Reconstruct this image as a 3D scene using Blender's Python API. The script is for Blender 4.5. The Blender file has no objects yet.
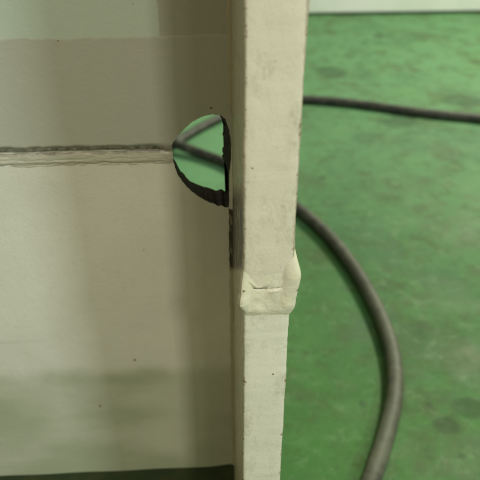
import bpy, bmesh, math, random
from mathutils import Vector, noise
random.seed(7)
R = math.radians
sc = bpy.context.scene
C = sc.collection

# ------------------------------------------------------------------ camera
CAM_H, PITCH, YAW, FPX = 0.60, R(33.2), R(3.1), 627.0
cam_d = bpy.data.cameras.new("camera"); cam = bpy.data.objects.new("camera", cam_d); C.objects.link(cam)
cam.location = (0, 0, CAM_H); cam.rotation_euler = (math.pi/2 - PITCH, 0, -YAW)
cam_d.sensor_width = 36; cam_d.lens = FPX/480*36
cam_d.clip_start = 0.01; cam_d.clip_end = 200
cam_d.dof.use_dof = True; cam_d.dof.focus_distance = 0.34; cam_d.dof.aperture_fstop = 13.0
sc.camera = cam
# ------------------------------------------------------------------ world: dim indoor ambience
w = bpy.data.worlds.new("World"); sc.world = w; w.use_nodes = True
bg = w.node_tree.nodes["Background"]
bg.inputs[0].default_value = (1.0, 0.84, 0.60, 1); bg.inputs[1].default_value = 0.17
# ------------------------------------------------------------------ workshop lamps and an added fill
def lamp(name, loc, target, sx, sy, power, col):
    d = bpy.data.lights.new(name, 'AREA'); d.shape = 'RECTANGLE'; d.size = sx; d.size_y = sy
    d.energy = power; d.color = col
    o = bpy.data.objects.new(name, d); C.objects.link(o); o.location = loc
    o.rotation_euler = (Vector(target) - Vector(loc)).to_track_quat('-Z', 'Y').to_euler()
    return o
WARM, COOL = (1.0, 0.98, 0.80), (0.86, 1.0, 0.94)
lamp("ceiling_lamp", (1.45, 2.05, 1.65), (0.2, 0.9, 0), 0.30, 0.30, 58, (1.0, .99, .76))
def front(az, el, dist, size, power, colr):          # lights in front of the column
    a, e = R(az), R(el)
    lamp("front_light", (0.01+dist*math.sin(a)*math.cos(e), .33-dist*math.cos(a)*math.cos(e), .35+dist*math.sin(e)), (0.0, .33, .35), size, size, power, colr)
front(17, 38, 2.4, .20, 17, (1.0, .97, .88))
front(11, 42, 2.5, .12, 3, WARM)
front(42, 33, 2.2, .30, 25, (.82, .95, 1.0))
front(-22, 36, 2.2, .60, 6.0, (1.0, .80, .62))  # added warm fill from the left, an unseen source lifting the flange shade
sc.view_settings.view_transform = 'Standard'; sc.view_settings.look = 'None'
sc.view_settings.exposure = 0.0; sc.view_settings.gamma = 1.0

# ------------------------------------------------------------------ helpers
def ray(px, py):
    d = Vector(((px-240)/FPX, -(py-240)/FPX, -1.0))
    return cam.rotation_euler.to_matrix() @ d
O = Vector((0, 0, CAM_H))
def on_y(px, py, Y):
    d = ray(px, py); return O + d*(Y/d.y)
def on_z(px, py, Z=0.0):
    d = ray(px, py); return O + d*((Z-CAM_H)/d.z)
def obj(name, bm, mat, parent=None, smooth=False):
    me = bpy.data.meshes.new(name); bm.normal_update(); bm.to_mesh(me); bm.free()
    if smooth:
        for p in me.polygons: p.use_smooth = True
    me.materials.append(mat)
    o = bpy.data.objects.new(name, me); C.objects.link(o)
    if parent: o.parent = parent
    return o
def tag(o, label, cat=None, kind=None):
    if label: o['label'] = label
    if cat: o['category'] = cat
    if kind: o['kind'] = kind
    return o
class NT:
    def __init__(s, name):
        s.m = bpy.data.materials.new(name); s.m.use_nodes = True; s.t = s.m.node_tree
        s.b = s.t.nodes["Principled BSDF"]; s.co = s.n('ShaderNodeTexCoord').outputs['Object']
    def n(s, k, **kw):
        x = s.t.nodes.new(k)
        for a, v in kw.items(): setattr(x, a, v)
        return x
    def l(s, a, b): s.t.links.new(a, b)
    def val(s, x, sock):
        if isinstance(x, (int, float)): sock.default_value = x
        else: s.l(x, sock)
    def math(s, op, a, b=0.0, clamp=False):
        x = s.n('ShaderNodeMath', operation=op, use_clamp=clamp)
        s.val(a, x.inputs[0]); s.val(b, x.inputs[1]); return x.outputs[0]
    def scale(s, v):                                   # stretched coordinates
        x = s.n('ShaderNodeMapping'); x.inputs['Scale'].default_value = v; s.l(s.co, x.inputs[0]); return x.outputs[0]
    def noise(s, sc_, det=4, rough=.55, co=None, dist=0):
        x = s.n('ShaderNodeTexNoise'); x.inputs['Scale'].default_value = sc_
        x.inputs['Detail'].default_value = det; x.inputs['Roughness'].default_value = rough
        x.inputs['Distortion'].default_value = dist
        s.l(co or s.co, x.inputs['Vector']); return x.outputs['Fac']
    def ramp(s, f, lo, hi, a=0.0, b=1.0, smooth=True):
        x = s.n('ShaderNodeMapRange', interpolation_type='SMOOTHSTEP' if smooth else 'LINEAR')
        s.val(f, x.inputs[0])
        for i, v in enumerate((lo, hi, a, b)): x.inputs[i+1].default_value = v
        return x.outputs[0]
    def mix(s, f, a, b):
        x = s.n('ShaderNodeMix', data_type='RGBA'); s.val(f, x.inputs[0])
        for c, k in ((a, 6), (b, 7)):
            if isinstance(c, tuple): x.inputs[k].default_value = (*c, 1)
            else: s.l(c, x.inputs[k])
        return x.outputs[2]
    def spots(s, pts, wob=.35, wsc=60):
        """mask of blotches; pts = (centre, (rx,ry,rz)), softness"""
        nz = s.noise(wsc, 3); out = None
        for c, r, soft in pts:
            v = s.n('ShaderNodeVectorMath', operation='SUBTRACT'); s.l(s.co, v.inputs[0]); v.inputs[1].default_value = c
            d = s.n('ShaderNodeVectorMath', operation='DIVIDE'); s.l(v.outputs[0], d.inputs[0]); d.inputs[1].default_value = r
            q = s.n('ShaderNodeVectorMath', operation='LENGTH'); s.l(d.outputs[0], q.inputs[0])
            e = s.math('ADD', q.outputs['Value'], s.math('MULTIPLY', s.math('SUBTRACT', nz, .5), wob*4))
            k = s.ramp(e, 1-soft, 1+soft, 1, 0)
            out = k if out is None else s.math('MAXIMUM', out, k)
        return out
    def band(s, ax, lo, hi, soft, wob=0.0, wsc=30, wco=None):
        x = s.n('ShaderNodeSeparateXYZ'); s.l(s.co, x.inputs[0]); v = x.outputs[ax]
        if wob: v = s.math('ADD', v, s.math('MULTIPLY', s.math('SUBTRACT', s.noise(wsc, 3, co=wco), .5), wob*2))
        return s.math('MULTIPLY', s.ramp(v, lo-soft, lo+soft), s.ramp(v, hi-soft, hi+soft, 1, 0))
    def bump(s, h, dist, strength=1.0, prev=None):
        x = s.n('ShaderNodeBump'); x.inputs['Distance'].default_value = dist; x.inputs['Strength'].default_value = strength
        s.l(h, x.inputs['Height'])
        if prev: s.l(prev, x.inputs['Normal'])
        return x.outputs[0]
    def done(s, col, rough, nrm=None, metal=0):
        s.val(rough, s.b.inputs['Roughness'])
        if isinstance(col, tuple): s.b.inputs['Base Color'].default_value = (*col, 1)
        else: s.l(col, s.b.inputs['Base Color'])
        if nrm: s.l(nrm, s.b.inputs['Normal'])
        s.b.inputs['Metallic'].default_value = metal
        return s.m

# ------------------------------------------------------------------ measurements of the column
YF = 0.240                                # front edge of the flange
X0 = on_y(243.2, 240, YF).x               # inner face of flange
X1 = on_y(297.0, 215, YF).x               # outer face of flange
T_F = X1 - X0
# depth of the web: its corner with the flange is seen at x = 231.5 in mid picture
YW = YF
while True:
    d = ray(232.3, 240); p = O + d*(YW/d.y)
    if p.x >= X0 or YW > .5: 
        if YW > .5: break
    if O.x + d.x*(YW/d.y) < X0 and False: break
    # horizontal picture position of (X0, YW, z) at picture row 240
    if (O + ray(232.3, 240)*(YW/ray(232.3, 240).y)).x >= X0: break
    YW += .0005
print("X0 %.4f X1 %.4f YW %.4f" % (X0, X1, YW))
T_W = 0.0205
FLANGE_D = 2*(YW-YF) + T_W
PI2 = 2*math.pi
Z_WELD_F = on_y(270, 290, YF).z
Z_WELD_W = on_y(100, 153, YW).z
Z_END = on_y(120, 470.5, YW).z
Z_TOP = CAM_H + 0.55

# ------------------------------------------------------------------ materials
CREAM = (0.70, 0.69, 0.555)
def paint(name, base, spot_pts=(), inner_streak=None, coat=None, rough=.36, grime=.5, extra=None):
    s = NT(name)
    streak = s.noise(14, 5, .6, s.scale((6, 6, .8)))
    big = s.noise(9, 4)
    fine = s.noise(420, 3, .6)
    grain = s.noise(1500, 2, .5)
    c = s.mix(s.ramp(big, .35, .7), base, tuple(x*.90 for x in base))
    c = s.mix(s.math('MULTIPLY', s.ramp(streak, .5, .75), .30*grime), c, (base[0]*.80, base[1]*.76, base[2]*.62))
    c = s.mix(s.math('MULTIPLY', s.ramp(s.noise(95, 5, .7), .60, .74), .32*grime), c, (.33, .30, .19))
    c = s.mix(s.math('MULTIPLY', s.ramp(fine, .66, .74), .5*grime), c, (.20, .17, .09))
    c = s.mix(s.math('MULTIPLY', s.ramp(grain, .35, .65), .12), c, tuple(x*.55 for x in base))
    c = s.mix(s.math('MULTIPLY', s.ramp(s.noise(150, 5, .75, s.scale((1, 1, .4))), .55, .70), .16*grime+.04), c, (.38, .33, .20))
    if coat: c = coat(s, c)
    if extra: c = extra(s, c)
    if spot_pts:
        c = s.mix(s.math('MULTIPLY', s.spots(spot_pts, .35, 700), .80), c, (.15, .055, .025))
    if inner_streak: c = inner_streak(s, c)
    n1 = s.bump(s.noise(60, 4), .0012, .35)
    n2 = s.bump(s.noise(500, 3), .00025, .55, n1)
    n3 = s.bump(grain, .00008, .5, n2)
    r = s.ramp(big, .3, .75, rough-.05, rough+.10)
    return s.done(c, r, n3)

def WP(px, py): return tuple(on_y(px, py, YW))
def FP(px, py): return tuple(on_y(px, py, YF))
def sp(p, r, soft=.35): return (p, (r, r*2, r), soft)
web_spots = [sp(WP(135, 360), .0011), sp(WP(100, 406), .0011), sp(WP(211, 108), .0008), sp(WP(144, 250), .0004, .6),
             sp(WP(104, 270), .0004, .6), sp(WP(119, 396), .0004), 
             sp(WP(58, 41), .0004, .9), 
             sp(WP(133, 4), .0003, .9)]
def web_extra(s, c):
    zc = on_y(70, 38, YW).z; xr = on_y(158, 20, YW).x
    x = s.n('ShaderNodeSeparateXYZ'); s.l(s.co, x.inputs[0])
    # greener tone high above the weld, with firm lower and right edges
    wz = s.math('MULTIPLY', s.math('SUBTRACT', s.noise(55, 4), .5), .006)
    up = s.ramp(s.math('ADD', x.outputs[2], wz), zc-.0012, zc+.0012)
    lf = s.ramp(s.math('ADD', x.outputs[0], s.math('MULTIPLY', wz, .5)), xr-.001, xr+.001, 1, 0)
    m = s.math('MULTIPLY', up, lf)
    c = s.mix(s.math('MULTIPLY', m, .9), c, (.46, .53, .41))
    # darker tone between that edge and the weld
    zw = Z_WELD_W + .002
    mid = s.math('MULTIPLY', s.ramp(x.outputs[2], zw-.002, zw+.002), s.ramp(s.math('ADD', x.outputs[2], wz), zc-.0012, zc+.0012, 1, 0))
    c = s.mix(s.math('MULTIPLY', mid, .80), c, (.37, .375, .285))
    rt = s.math('MULTIPLY', up, s.math('SUBTRACT', 1.0, lf))
    c = s.mix(s.math('MULTIPLY', rt, .85), c, (.355, .36, .265))  # flange shade right of the greener patch, put into the colour
    scr = s.ramp(s.noise(30, 4, .6, s.scale((.35, 1, 9))), .66, .72)
    c = s.mix(s.math('MULTIPLY', scr, .22), c, (.30, .28, .19))
    # darker, greener floor reflection low on the plate, put into the paint colour
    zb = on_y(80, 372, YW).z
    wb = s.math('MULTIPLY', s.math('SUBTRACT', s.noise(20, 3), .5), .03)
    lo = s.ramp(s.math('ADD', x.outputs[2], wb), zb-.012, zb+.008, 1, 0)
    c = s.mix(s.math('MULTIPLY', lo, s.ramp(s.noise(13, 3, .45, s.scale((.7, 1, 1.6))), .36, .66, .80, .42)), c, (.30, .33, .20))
    # shade under the lip along the weld's top, put into the colour
    gz = s.band(2, Z_WELD_W+.0015, Z_WELD_W+.0054, .0012, .0016, 90)
    gx = s.ramp(x.outputs[0], on_y(152, 150, YW).x, on_y(170, 150, YW).x, 1, .3)
    c = s.mix(s.math('MULTIPLY', s.math('MULTIPLY', gz, gx), .85), c, (.075, .072, .040))
    return c
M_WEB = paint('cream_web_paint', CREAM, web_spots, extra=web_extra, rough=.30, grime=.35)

def flange_streak(s, c):
    # dark brown streak down the inner face beside the hole
    x = s.n('ShaderNodeSeparateXYZ'); s.l(s.co, x.inputs[0])
    inner = s.ramp(x.outputs[0], X0+.0008, X0+.0016, 1, 0)
    wob = s.math('MULTIPLY', s.math('SUBTRACT', s.noise(220, 4, .65), .5), .010)
    yy = s.math('SUBTRACT', x.outputs[1], YF)
    lo = s.math('ADD', s.math('ADD', x.outputs[2], s.math('MULTIPLY', yy, .7225)), s.math('MULTIPLY', wob, .3))
    hi = s.math('ADD', s.math('ADD', x.outputs[2], s.math('MULTIPLY', yy, .567)), wob)
    a = s.ramp(s.math('ADD', yy, wob), -.001, .005)
    b = s.math('MULTIPLY', s.ramp(s.math('ADD', lo, s.math('MULTIPLY', wob, .5)), .4238, .4290), s.ramp(hi, .460, .478, 1, 0))
    b = s.math('MULTIPLY', b, s.ramp(s.noise(240, 5, .75, s.scale((1, 1, .5))), .34, .52, .35, 1))
    m = s.math('MULTIPLY', s.math('MULTIPLY', a, b), inner)
    return s.mix(s.math('MULTIPLY', m, .95), c, (.026, .015, .007))
fl_spots = [sp(FP(244.5, 383), .0012), sp(FP(286.5, 382), .0012), sp(FP(273, 375), .0006), sp(FP(243.5, 96), .0006),
            sp(FP(252, 168), .0005, .7), sp(FP(307, 35), .0005),
            sp(FP(243.5, 414), .0008), sp(FP(282, 436), .0009),
            sp(FP(284, 401), .0004), sp(FP(275, 420), .0003)]
def edge_grime(s, c):
    # the arrises of the flame-cut plate show a little bare brownish metal
    chips = s.ramp(s.noise(210, 5, .75), .56, .62)
    e2 = s.math('MAXIMUM', s.band(0, X1-.0012, X1+.01, .0004, .0012, 160), s.band(0, X0-.0006, X0+.0012, .0003, .0010, 150))
    c = s.mix(s.math('MULTIPLY', s.math('MULTIPLY', e2, chips), .85), c, (.16, .075, .03))
    c = s.mix(s.math('MULTIPLY', s.ramp(s.noise(55, 6, .8, s.scale((1, 1, .55))), .50, .66), .45), c, (.36, .33, .21))
    e = s.band(0, X1-.0009, X1+.01, .0004, .0010, 160)
    c = s.mix(s.math('MULTIPLY', e, .55), c, (.28, .20, .11))
    e = s.band(0, X0-.01, X0+.0006, .0003, .0009, 190)
    return s.mix(s.math('MULTIPLY', e, .35), c, (.30, .24, .12))
M_FLANGE = paint('cream_flange_paint', (0.70, 0.655, 0.49), fl_spots, inner_streak=flange_streak, extra=edge_grime, rough=.42, grime=1.0)
M_FLANGE2 = paint('cream_lower_flange_paint', (0.735, 0.715, 0.555), fl_spots, inner_streak=flange_streak, extra=edge_grime, rough=.38, grime=.7)
M_FILLET = paint('cream_fillet_paint', (.46, .42, .27), inner_streak=flange_streak, grime=1.0)
def bead_extra(s, c):
    z = Z_WELD_F
    c = s.mix(s.math('MULTIPLY', s.ramp(s.noise(150, 3), .52, .68), .4), c, (.74, .72, .46))
    return c
bd = [sp(on_y(289, 271, YF-.003)[:], .0006), sp(on_y(293, 302, YF-.003)[:], .0005), sp(on_y(298, 291, YF-.002)[:], .0007),
      sp(on_y(244, 292, YF-.002)[:], .0008)]
M_BEAD = paint('cream_weld_paint', (0.70, 0.665, 0.48), bd, inner_streak=flange_streak, extra=bead_extra, rough=.38, grime=.6)
def webbead_extra(s, c):
    gz = s.band(2, Z_WELD_W+.0000, Z_WELD_W+.0056, .0014, .0014, 110)
    c = s.mix(s.math('MULTIPLY', gz, s.ramp(s.noise(130, 4, .7), .35, .62, .98, .66)), c, (.060, .056, .032))  # the same lip shade carried in the bead's colour
    zl = s.band(2, Z_WELD_W-.0068, Z_WELD_W-.0056, .0005, .0022, 60)
    c = s.mix(s.math('MULTIPLY', zl, .38), c, (.13, .13, .07))
    return c
M_WBEAD = paint('cream_web_weld_paint', (0.55, 0.53, 0.40), extra=webbead_extra, rough=.34, grime=.6)
s = NT('flame_cut_steel')
M_CUT = s.done(s.mix(s.ramp(s.noise(300, 4), .4, .7), (.018, .014, .008), (.05, .032, .018)), .75, s.bump(s.noise(500, 4), .0008, .8))
s = NT('gap_shade_dark')
M_DARK = s.done(s.mix(s.ramp(s.noise(60, 4), .4, .7), (.030, .045, .018), (.05, .055, .02)), .6, s.bump(s.noise(300, 4), .0005, .6))  # shade of the gap under the web as a dark tone

s = NT('joint_shade')
M_JOINT = s.done(s.mix(s.ramp(s.noise(12, 4), .4, .6), (.05, .09, .055), (.10, .15, .09)), .7)  # gap shadow at the wall foot, put into the strip's colour
# floor paint
s = NT('green_floor_paint')
st = lambda px, py, rx, ry: (tuple(on_z(px, py)), (rx, ry, 1.0), .30)
stains = [st(331, 72, .042, .052), st(446, 425, .016, .0135), st(470, 408, .020, .018), st(430, 405, .0045, .004), st(404, 116, .035, .03),
          st(463, 101, .055, .045), st(400, 122, .05, .03), st(462, 456, .005, .004), st(378, 36, .02, .03),
          st(322, 178, .008, .008), st(363, 404, .005, .005)]
a = s.noise(2.2, 6, .62); b = s.noise(9, 6, .65, dist=.4); c2 = s.noise(38, 5, .65); g = s.noise(160, 4, .7)
c = s.mix(s.ramp(a, .38, .62), (.026, .108, .016), (.048, .155, .030))
x = s.n('ShaderNodeSeparateXYZ'); s.l(s.co, x.inputs[0])
c = s.mix(s.ramp(s.math('ADD', x.outputs[1], s.math('MULTIPLY', b, .8)), .85, 2.0, 0, .85), c, (.088, .210, .098))   # pale gloss and haze near the wall, put into the paint colour
for sc_, co_, lo_, hi_, am, colr in ((9, None, .50, .66, .45, (.100, .215, .080)), (14, None, .50, .64, .52, (.034, .068, .016)),
        (5, None, .50, .62, .55, (.050, .080, .024)), (3.5, s.scale((1.6, 1, 1)), .50, .62, .45, (.034, .110, .048)),
        (24, None, .52, .65, .42, (.048, .072, .018)), (38, None, .52, .66, .40, (.120, .225, .095)),
        (22, s.scale((.45, 1.4, 1)), .54, .68, .28, (.032, .062, .020)), (85, None, .55, .66, .36, (.030, .058, .018)),
        (210, None, .58, .68, .40, (.12, .21, .09)), (260, None, .60, .68, .55, (.018, .034, .012)),
        (60, s.scale((.12, 3, 1)), .62, .68, .35, (.110, .185, .090)), (70, s.scale((3, .15, 1)), .63, .69, .30, (.025, .045, .016))):
    c = s.mix(s.math('MULTIPLY', s.ramp(s.noise(sc_, 6, .72, co_, .3), lo_, hi_), am), c, colr)
c = s.mix(s.math('MULTIPLY', s.spots([(tuple(on_z(206, 150)), (.16, .30, 1.0), .6)], .3, 9), .55), c, (.150, .330, .165))   # brighter light behind the column, put into the floor colour
c = s.mix(s.math('MULTIPLY', s.spots(stains, .16, 30), .50), c, (.014, .036, .012))
nn = s.bump(s.noise(7, 4), .004, .30); nn = s.bump(g, .0006, .5, nn)
s.b.inputs['Specular IOR Level'].default_value = .28
M_FLOOR = s.done(c, s.ramp(b, .3, .7, .52, .75), nn)
s = NT('pale_wall_paint')
c = s.mix(s.ramp(s.noise(6, 5), .35, .7), (.88, .90, .86), (.78, .83, .76))
M_WALL = s.done(c, .5, s.bump(s.noise(80, 4), .001, .4))
s = NT('cable_rubber')
c = s.mix(s.ramp(s.noise(30, 5, .7), .42, .66), (.020, .022, .015), (.055, .058, .040))
c = s.mix(s.math('MULTIPLY', s.ramp(s.noise(120, 4, .7), .5, .7), .4), c, (.12, .12, .085))
x = s.n('ShaderNodeSeparateXYZ'); s.l(s.co, x.inputs[0])
dust = s.math('MULTIPLY', s.ramp(x.outputs[1], .45, 1.15, 1, 0), s.ramp(s.noise(22, 5, .7), .36, .60, .35, 1))
c = s.mix(s.math('MULTIPLY', dust, .7), c, (.108, .120, .074))     # the near stretch is dustier
M_CABLE = s.done(c, .62, s.bump(s.noise(200, 3), .0006, .5))

# ------------------------------------------------------------------ setting
def sheet(name, x0, x1, y0, y1, z, mat, n=1):
    bm = bmesh.new()
    v = [bm.verts.new(p) for p in ((x0, y0, z), (x1, y0, z), (x1, y1, z), (x0, y1, z))]; bm.faces.new(v)
    return obj(name, bm, mat)
YWALL = on_z(400, 14.5).y
tag(sheet('floor', -6, 6, -6, YWALL+1, 0, M_FLOOR), None, kind='structure')
def box(bm, x0, x1, y0, y1, z0, z1, bev=0.0, seg=2):
    r = bmesh.ops.create_cube(bm, size=1)
    for v in r['verts']:
        v.co = Vector(((x0+x1)/2 + v.co.x*(x1-x0), (y0+y1)/2 + v.co.y*(y1-y0), (z0+z1)/2 + v.co.z*(z1-z0)))
    if bev:
        es = list({e for v in r['verts'] for e in v.link_edges})
        bmesh.ops.bevel(bm, geom=es, offset=bev, segments=seg, affect='EDGES')
bm = bmesh.new(); box(bm, -6, 6, YWALL, YWALL+.15, .010, 2.6, .004)
wl = obj('wall', bm, M_WALL)
tag(wl, "pale mint painted wall at the far edge of the green floor", 'wall')
bm = bmesh.new(); box(bm, -6, 6, YWALL+.012, YWALL+.14, -.002, .0095)
obj('skirting_shade_strip', bm, M_JOINT, wl)

# ------------------------------------------------------------------ the steel column
col = bpy.data.objects.new('steel_column', None); C.objects.link(col)
tag(col, "cream painted welded steel column with a lumpy flange weld and a ragged hole in its web", 'steel column')

# web plate with the ragged access hole (outline in metres on the web plane)
outline_px = [(171, 148), (172.5, 143.5), (176, 138.5), (180, 133.5), (184, 129.5), (188.5, 125), (193, 121.5), (198, 118.5), (203, 116.5),
  (208, 115.2), (213, 114.6), (218, 114.8), (222, 116), (225.5, 119), (227, 124), (229, 130), (230.5, 138), (231.0, 147), (231.2, 156),
  (230.6, 164), (229.4, 172), (229.2, 182), (229.2, 194), (229.0, 207), (225, 207.5), (222, 205.5), (218, 206), (214, 203.5), (209, 202.5), (204, 199.5),
  (198, 196), (192, 191.5), (187, 187), (182, 181), (178, 175), (175, 167.5), (173, 160), (171.5, 153.5)]
hole = [(on_y(x, y, YW).x, on_y(x, y, YW).z) for x, y in outline_px]
def dens(pts, k=3, amp=.00022):
    out = []
    for i, a in enumerate(pts):
        b = pts[(i+1) % len(pts)]
        for j in range(k):
            t = j/k; x = a[0]+(b[0]-a[0])*t; z = a[1]+(b[1]-a[1])*t
            x += noise.noise(Vector((x*700, z*700, 1)))*amp*2; z += noise.noise(Vector((x*700, z*700, 9)))*amp*2
            out.append((x, z))
    return out
hole = dens(hole)
XL = -0.62
LX = on_y(208, 190, YW).x
SZ0, SZ1, HX = on_y(229, 182, YW).z, on_y(229, 117, YW).z, on_y(224, 140, YW).x
def web_mesh():
    bm = bmesh.new()
    outer = []
    # wavy lower end of the plate
    zl = lambda x: Z_END + (.0026*max(0, min(1, (x-(X0-.016))/.014))) + .0004*math.sin(x*90)
    n = 60
    outer += [(XL + (X0+.001-XL)*i/n, zl(XL + (X0+.001-XL)*i/n)) for i in range(n+1)]
    outer += [(X0+.001, Z_TOP), (XL, Z_TOP)]
    ve = [bm.verts.new((x, YW, z)) for x, z in outer]; es = [bm.edges.new((ve[i], ve[(i+1) % len(ve)])) for i in range(len(ve))]
    vh = [bm.verts.new((min(x, X0-.0003), YW, z)) for x, z in hole]; es += [bm.edges.new((vh[i], vh[(i+1) % len(vh)])) for i in range(len(vh))]
    bmesh.ops.triangle_fill(bm, use_beauty=True, edges=es)
    front = list(bm.faces)
    for f in front:
        f.normal_update()
        if f.normal.y > 0: f.normal_flip()
    back = {v: bm.verts.new((v.co.x, YW+T_W, v.co.z)) for v in bm.verts[:]}
    # hole back rim is a little ragged
    for i, v in enumerate(vh):
        q = back[v]; a = .0007
        q.co.x += noise.noise(Vector((v.co.x*160, v.co.z*160, 4)))*a*2; q.co.z += noise.noise(Vector((v.co.x*160, v.co.z*160, 14)))*a*2
        cx, cz = HX-.012, (SZ0+SZ1)/2
        k = min(1, max(0, (LX-v.co.x)/.010))*min(1, max(0, (SZ1-.006-v.co.z)/.008))
        q.co.x -= .0016*k; q.co.z -= .0030*k
        if v.co.z < SZ0 and v.co.x > LX: q.co.z += .0012*min(1, (v.co.x-LX)/.006)
        u = min(max((v.co.z-SZ0)/(SZ1-SZ0), 0), 1)
        if v.co.x > HX and 0 < u < 1: q.co.x -= (.0042+.0034*noise.noise(Vector((0, 3, v.co.z*190)))+.001*noise.noise(Vector((0, 3, v.co.z*900))))*min(1, u*5, (1-u)*5)
        q.co.x = min(q.co.x, X0-.0002)
    for f in front: bm.faces.new([back[v] for v in reversed(f.verts)])
    for ring in (ve, vh):
        for i in range(len(ring)):
            a, b = ring[i], ring[(i+1) % len(ring)]
            f = bm.faces.new((a, b, back[b], back[a]))
            if ring is vh: f.material_index = 1
    bmesh.ops.recalc_face_normals(bm, faces=bm.faces[:])
    return bm
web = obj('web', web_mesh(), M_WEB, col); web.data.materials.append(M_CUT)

# flange: upright plate seen on its flame-cut edge; slightly uneven solid, upper and lower lengths
def plate(x0, x1, y0, y1, z0, z1, r, seed, amp, nz):
    """rounded-rectangle section swept up in many uneven rings"""
    bm = bmesh.new(); rings = []
    cs = []
    for cx, cy, a0 in ((x0+r, y0+r, 180), (x1-r, y0+r, 270), (x1-r, y1-r, 0), (x0+r, y1-r, 90)):
        for k in range(4): 
            a = R(a0 + 30*k); cs.append((cx+r*math.cos(a), cy+r*math.sin(a), math.cos(a), math.sin(a)))
    sec = []
    for i, p in enumerate(cs):
        q = cs[(i+1) % len(cs)]; sec.append(p)
        L = math.hypot(q[0]-p[0], q[1]-p[1])
        m = max(1, min(14, int(L/.003)))
        for k in range(1, m):
            t = k/m; sec.append((p[0]+(q[0]-p[0])*t, p[1]+(q[1]-p[1])*t, p[2]+(q[2]-p[2])*t, p[3]+(q[3]-p[3])*t))
    for j in range(nz+1):
        z = z0 + (z1-z0)*j/nz; rg = []
        for x, y, nx, ny in sec:
            h = noise.noise(Vector((x*45+seed, y*45, z*28)))*amp + noise.noise(Vector((x*160+seed, y*160, z*140)))*amp*.45
            h += noise.noise(Vector((x*20+seed, y*20, z*420)))*amp*.25
            rg.append(bm.verts.new((x+nx*h, y+ny*h, z)))
        rings.append(rg)
    n = len(sec)
    for j in range(nz):
        for i in range(n):
            bm.faces.new((rings[j][i], rings[j][(i+1) % n], rings[j+1][(i+1) % n], rings[j+1][i]))
    bm.faces.new(list(reversed(rings[0]))); bm.faces.new(rings[-1])
    return bm
ft = obj('flange', plate(X0, X1, YF, YF+FLANGE_D, Z_WELD_F+.001, Z_TOP, .0016, 3, .0005, 340), M_FLANGE, col, True)
fb = obj('flange', plate(X0+.0003, X1-.0006, YF+.0008, YF+FLANGE_D, 0.0, Z_WELD_F-.001, .0014, 11, .0005, 260), M_FLANGE2, col, True)
ft['label'] = "upper length of the flange, duller cream"; fb['label'] = "lower length of the flange, brighter cream paint"

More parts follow.
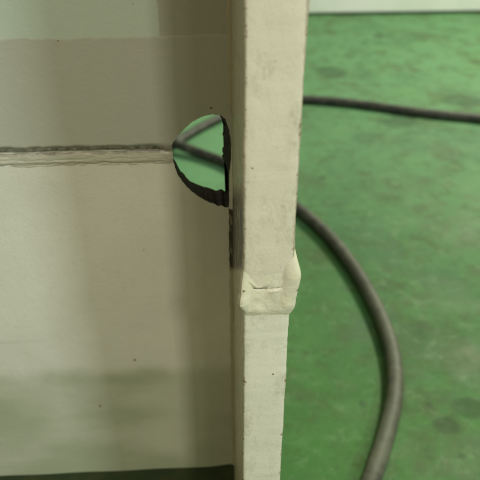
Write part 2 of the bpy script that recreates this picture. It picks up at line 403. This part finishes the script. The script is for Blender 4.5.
# butt weld round the flange: lumpy collar
def RZ(r): return on_y(270, r, YF).z
def flange_bead():
    bm = bmesh.new(); n_u, n_v = 150, 60
    zt, zb = on_y(270, 262, YF).z, on_y(270, 315.5, YF).z
    y1 = YF+FLANGE_D
    pts = [(X0, y1, -1, 0), (X0, YF+.0012, -1, 0), (X0+.0003, YF+.0003, -.7, -.7), (X0+.0012, YF, 0, -1), (X1-.0012, YF, 0, -1),
           (X1-.0003, YF+.0003, .7, -.7), (X1, YF+.0012, 1, 0), (X1, y1, 1, 0)]
    L = [0]
    for a, b in zip(pts, pts[1:]): L.append(L[-1]+math.hypot(a[0]-b[0], a[1]-b[1]))
    us = [i/24*L[1] for i in range(24)] + [L[1]+(L[6]-L[1])*i/110 for i in range(111)] + [L[6]+(L[7]-L[6])*i/24 for i in range(1, 25)]
    grid = []
    for u in us:
        k = max(i for i in range(len(L)-1) if u >= L[i]-1e-12); t = (u-L[k])/(L[k+1]-L[k])
        x, y, nx, ny = [pts[k][m]+(pts[k+1][m]-pts[k][m])*t for m in range(4)]
        fx = (x-X0)/T_F; side = 1.0 if nx > .5 else max(0, min(1, (fx-.76)/.24)); sidel = 1.0 if nx < -.5 else max(0, min(1, (.16-fx)/.16)); sidel = sidel*sidel*(3-2*sidel)
        side = side*side*(3-2*side); face = nx
        if abs(nx) < .95: nx, ny = side - .8*sidel, -1+.35*side
        ln = math.hypot(nx, ny); nx /= ln; ny /= ln
        right = max(0, min(1, (x-(X0+T_F*.55))/(T_F*.45))); 
        left = max(0, 1-(x-X0)/(T_F*.25))
        rowv = []
        top = zt + .004*right + .0015*noise.noise(Vector((x*150, y*60, 0)))
        bot = zb + .0004*noise.noise(Vector((x*200, y*60, 5)))
        for j in range(n_v+1):
            v = j/n_v; z = bot + (top-bot)*v
            prof = math.sin(math.pi*min(1, v*1.0))**.55 if 0 < v < 1 else 0
            # firm step at the foot, feathered at the top
            prof = min(1, v*9)**.6 * (1-max(0, (v-.30))/.70)**.8
            h = -.0006 + prof*(.0010 + .0009*right + .0006*left)
            hr = -.0006 + math.sin(math.pi*v**1.05)**.85*.0044*(1+.15*math.sin(v*9+1)+.08*noise.noise(Vector((0, y*90, z*110))))
            hl = -.0006 + min(1, v*4)*min(1, (1-v)*2.2)**1.3*(.0040)*max(0, 1-(y-YF)/.014)*(.8+.2*math.sin(v*7))
            h = h*(1-side)+hr*side; h = h*(1-sidel)+hl*sidel
            P = Vector((x, y, z))
            h += prof*(1+side*.4+sidel*.5)*(.00032*noise.noise(P*240) + .0010*noise.noise(P*120+Vector((3, 1, 7))) + .00010*noise.noise(P*700))
            # crease left between two passes on the front
            zc = zb + (zt-zb)*(.49 + .07*math.sin((x-X0)/T_F*7.2+.8) + .06*noise.noise(Vector((x*170, 0, 0))))
            if abs(face) < .8:
                pxx = 243 + 54*fx
                wv = .0002*noise.noise(Vector((x*400, 3, 3)))
                z1 = RZ(289-((pxx-261)/9)**2*4) + wv; on1 = max(0, min(1, (pxx-248)/4))*max(0, min(1, (271-pxx)/3))
                z2 = RZ(289.5-(pxx-271)*.17) + wv; on2 = max(0, min(1, (pxx-269)/3))*max(0, min(1, (286-pxx)/4))
                h -= .00055*math.exp(-((z-z1)/.00045)**2)*on1 - .0003*math.exp(-((z-z1-.0014)/.0010)**2)*on1
                h -= .0009*math.exp(-((z-z2)/.00050)**2)*on2 - .0005*math.exp(-((z-z2+.0011)/.0007)**2)*on2
            rowv.append(bm.verts.new((x+nx*h, y+ny*h, z)))
        grid.append(rowv)
    for i in range(len(grid)-1):
        for j in range(n_v):
            bm.faces.new((grid[i][j], grid[i+1][j], grid[i+1][j+1], grid[i][j+1]))
    return bm
obj('flange_weld', flange_bead(), M_BEAD, col, True)

# fillet where web meets flange
def fillet():
    bm = bmesh.new(); r0 = .0040; rings = []
    N = 320
    zh1 = max(z for x, z in hole)+.001; zh0 = min(z for x, z in hole)-.001
    for seg in ((Z_END+.002, zh0), (zh1, Z_TOP)):
        rings = []
        for j in range(N+1):
            z = seg[0]+(seg[1]-seg[0])*j/N; rg = []
            r = r0*(1+.22*noise.noise(Vector((0, 2, z*120)))+.1*noise.noise(Vector((5, 2, z*400))))
            if seg[0] > zh0: r *= min(1, .25+(z-seg[0])/.006)
            for k in range(7):
                t = R(90*k/6)           # concave quarter round
                x = X0 + .0003 - r*(1-math.sin(t)); y = YW + .0003 - r*(1-math.cos(t))
                rg.append(bm.verts.new((x, y, z)))
            rings.append(rg)
        for j in range(N):
            for k in range(6): bm.faces.new((rings[j][k], rings[j+1][k], rings[j+1][k+1], rings[j][k+1]))
    bmesh.ops.recalc_face_normals(bm, faces=bm.faces[:])
    return bm
obj('fillet_weld', fillet(), M_FILLET, col, True)

# butt weld across the web
def web_bead():
    bm = bmesh.new(); nu, nv = 420, 44
    xe = on_y(172.5, 150, YW).x; xs = XL+.01
    zt, zb = on_y(100, 146, YW).z, on_y(100, 167.5, YW).z
    g = []
    for i in range(nu+1):
        t = i/nu; x = xs + (xe-xs)*(1-(1-t)**1.8); row = []
        fade = min(1, (xe-x)/.004+.35)
        en = max(0, 1-(xe-x)/.016)**2; w1 = .0018*noise.noise(Vector((x*75, 0, 3))) - .0016*en + .0005*noise.noise(Vector((x*240, 0, 3)))
        w2 = .0017*noise.noise(Vector((x*85, 4, 9))) + .0016*en + .0006*noise.noise(Vector((x*200, 0, 8)))
        for j in range(nv+1):
            v = j/nv; z = zb + (zt-zb)*v
            h = -.0004 + .0013*max(0, math.sin(math.pi*v))**.6*(1+.3*noise.noise(Vector((x*40, 0, 1))))
            # groove at the top toe, undercut lines at the lower toe
            zg = zt - (zt-zb)*.22 + .0006*noise.noise(Vector((x*60, 7, 1))) + .0004*noise.noise(Vector((x*260, 7, 1))) - .0016*en
            h -= .00035*(1+1.2*noise.noise(Vector((x*48, 11, 1)))+.8*noise.noise(Vector((x*170, 11, 5))))*max(0, 1-v*3)
            h -= .0007*math.exp(-((z-zg)/(.0012+.0005*noise.noise(Vector((x*110, 2, 2)))))**2)
            z1 = zb + (zt-zb)*.42 + w1*1.3; z2 = zb + (zt-zb)*.18 + w2*1.5
            h -= (.00030+.0003*noise.noise(Vector((x*60, 1, 1))))*math.exp(-((z-z1)/.00050)**2) + (.00036+.0003*noise.noise(Vector((x*50, 5, 1))))*math.exp(-((z-z2)/.00050)**2)
            h += (.00035*noise.noise(Vector((x*130, z*420, 2))) + .00018*noise.noise(Vector((x*420, z*600, 6))))*math.sin(math.pi*v)
            if j in (0, nv): h = -.0004
            row.append(bm.verts.new((x, YW-h*fade, z)))
        g.append(row)
    for i in range(nu):
        for j in range(nv): bm.faces.new((g[i][j], g[i+1][j], g[i+1][j+1], g[i][j+1]))
    return bm
obj('web_weld', web_bead(), M_WBEAD, col, True)

# added dark plate in place of the shaded gap below the web
bm = bmesh.new(); box(bm, XL+.003, X0+.0005, YW+.0035, YW+T_W-.001, 0, Z_END+.004, .0005)
obj('added_gap_shade_plate', bm, M_DARK, col)

# ------------------------------------------------------------------ the cable on the floor
D_CAB = 0.0212
cpx = [(560, 130), (520, 125), (480, 118.5), (440, 114.5), (400, 109.5), (360, 104), (330, 101), (306, 99.5), (280, 100), (255, 103.5), (236, 110), (219, 118.5), (199, 128.5),
       (179, 140.5), (162, 151), (140, 161), (105, 171), (70, 166), (66, 150), (88, 139), (118, 136), (146, 139), (160, 142.5), (177, 147.5), (201, 154), (227, 163.5), (262, 183), (300, 210),
       (328, 235), (350, 262), (368, 291), (383, 322), (392, 350), (395.5, 378), (393.5, 405), (387, 432), (379, 458), (370, 484), (358, 520), (340, 565), (318, 620)]
LIFT = {20: .5, 21: .95, 22: .85, 23: .40, 24: .05}
pts = []
for i, (x, y) in enumerate(cpx):
    p = on_z(x, y, D_CAB/2)
    p.z += D_CAB*LIFT.get(i, 0)
    pts.append(p)
def catmull(P, k=8):
    out = []
    for i in range(len(P)-1):
        a, b, c_, d = P[max(i-1, 0)], P[i], P[i+1], P[min(i+2, len(P)-1)]
        for j in range(k):
            t = j/k
            out.append(.5*((2*b)+(c_-a)*t+(2*a-5*b+4*c_-d)*t*t+(3*b-a-3*c_+d)*t**3))
    out.append(P[-1]); return out
path = catmull(pts)
for _ in range(3): path = [path[0]]+[(path[i-1]+path[i]*2+path[i+1])/4 for i in range(1, len(path)-1)]+[path[-1]]
bm = bmesh.new(); prev = None; N = 24
for i, p in enumerate(path):
    tg = (path[min(i+1, len(path)-1)]-path[max(i-1, 0)]).normalized()
    sd = tg.cross(Vector((0, 0, 1))).normalized(); up = sd.cross(tg)
    rr = D_CAB/2*(1+.02*noise.noise(p*25))
    rg = [bm.verts.new(p+(sd*math.cos(PI2*k/N)+up*math.sin(PI2*k/N))*rr) for k in range(N)]
    if prev:
        for k in range(N): bm.faces.new((prev[k], prev[(k+1) % N], rg[(k+1) % N], rg[k]))
    else: bm.faces.new(rg)
    prev = rg
bm.faces.new(prev); bmesh.ops.recalc_face_normals(bm, faces=bm.faces[:])
cb = obj('cable', bm, M_CABLE, None, True)
tag(cb, "thick dusty black rubber cable looping across the green floor behind the column", 'cable')
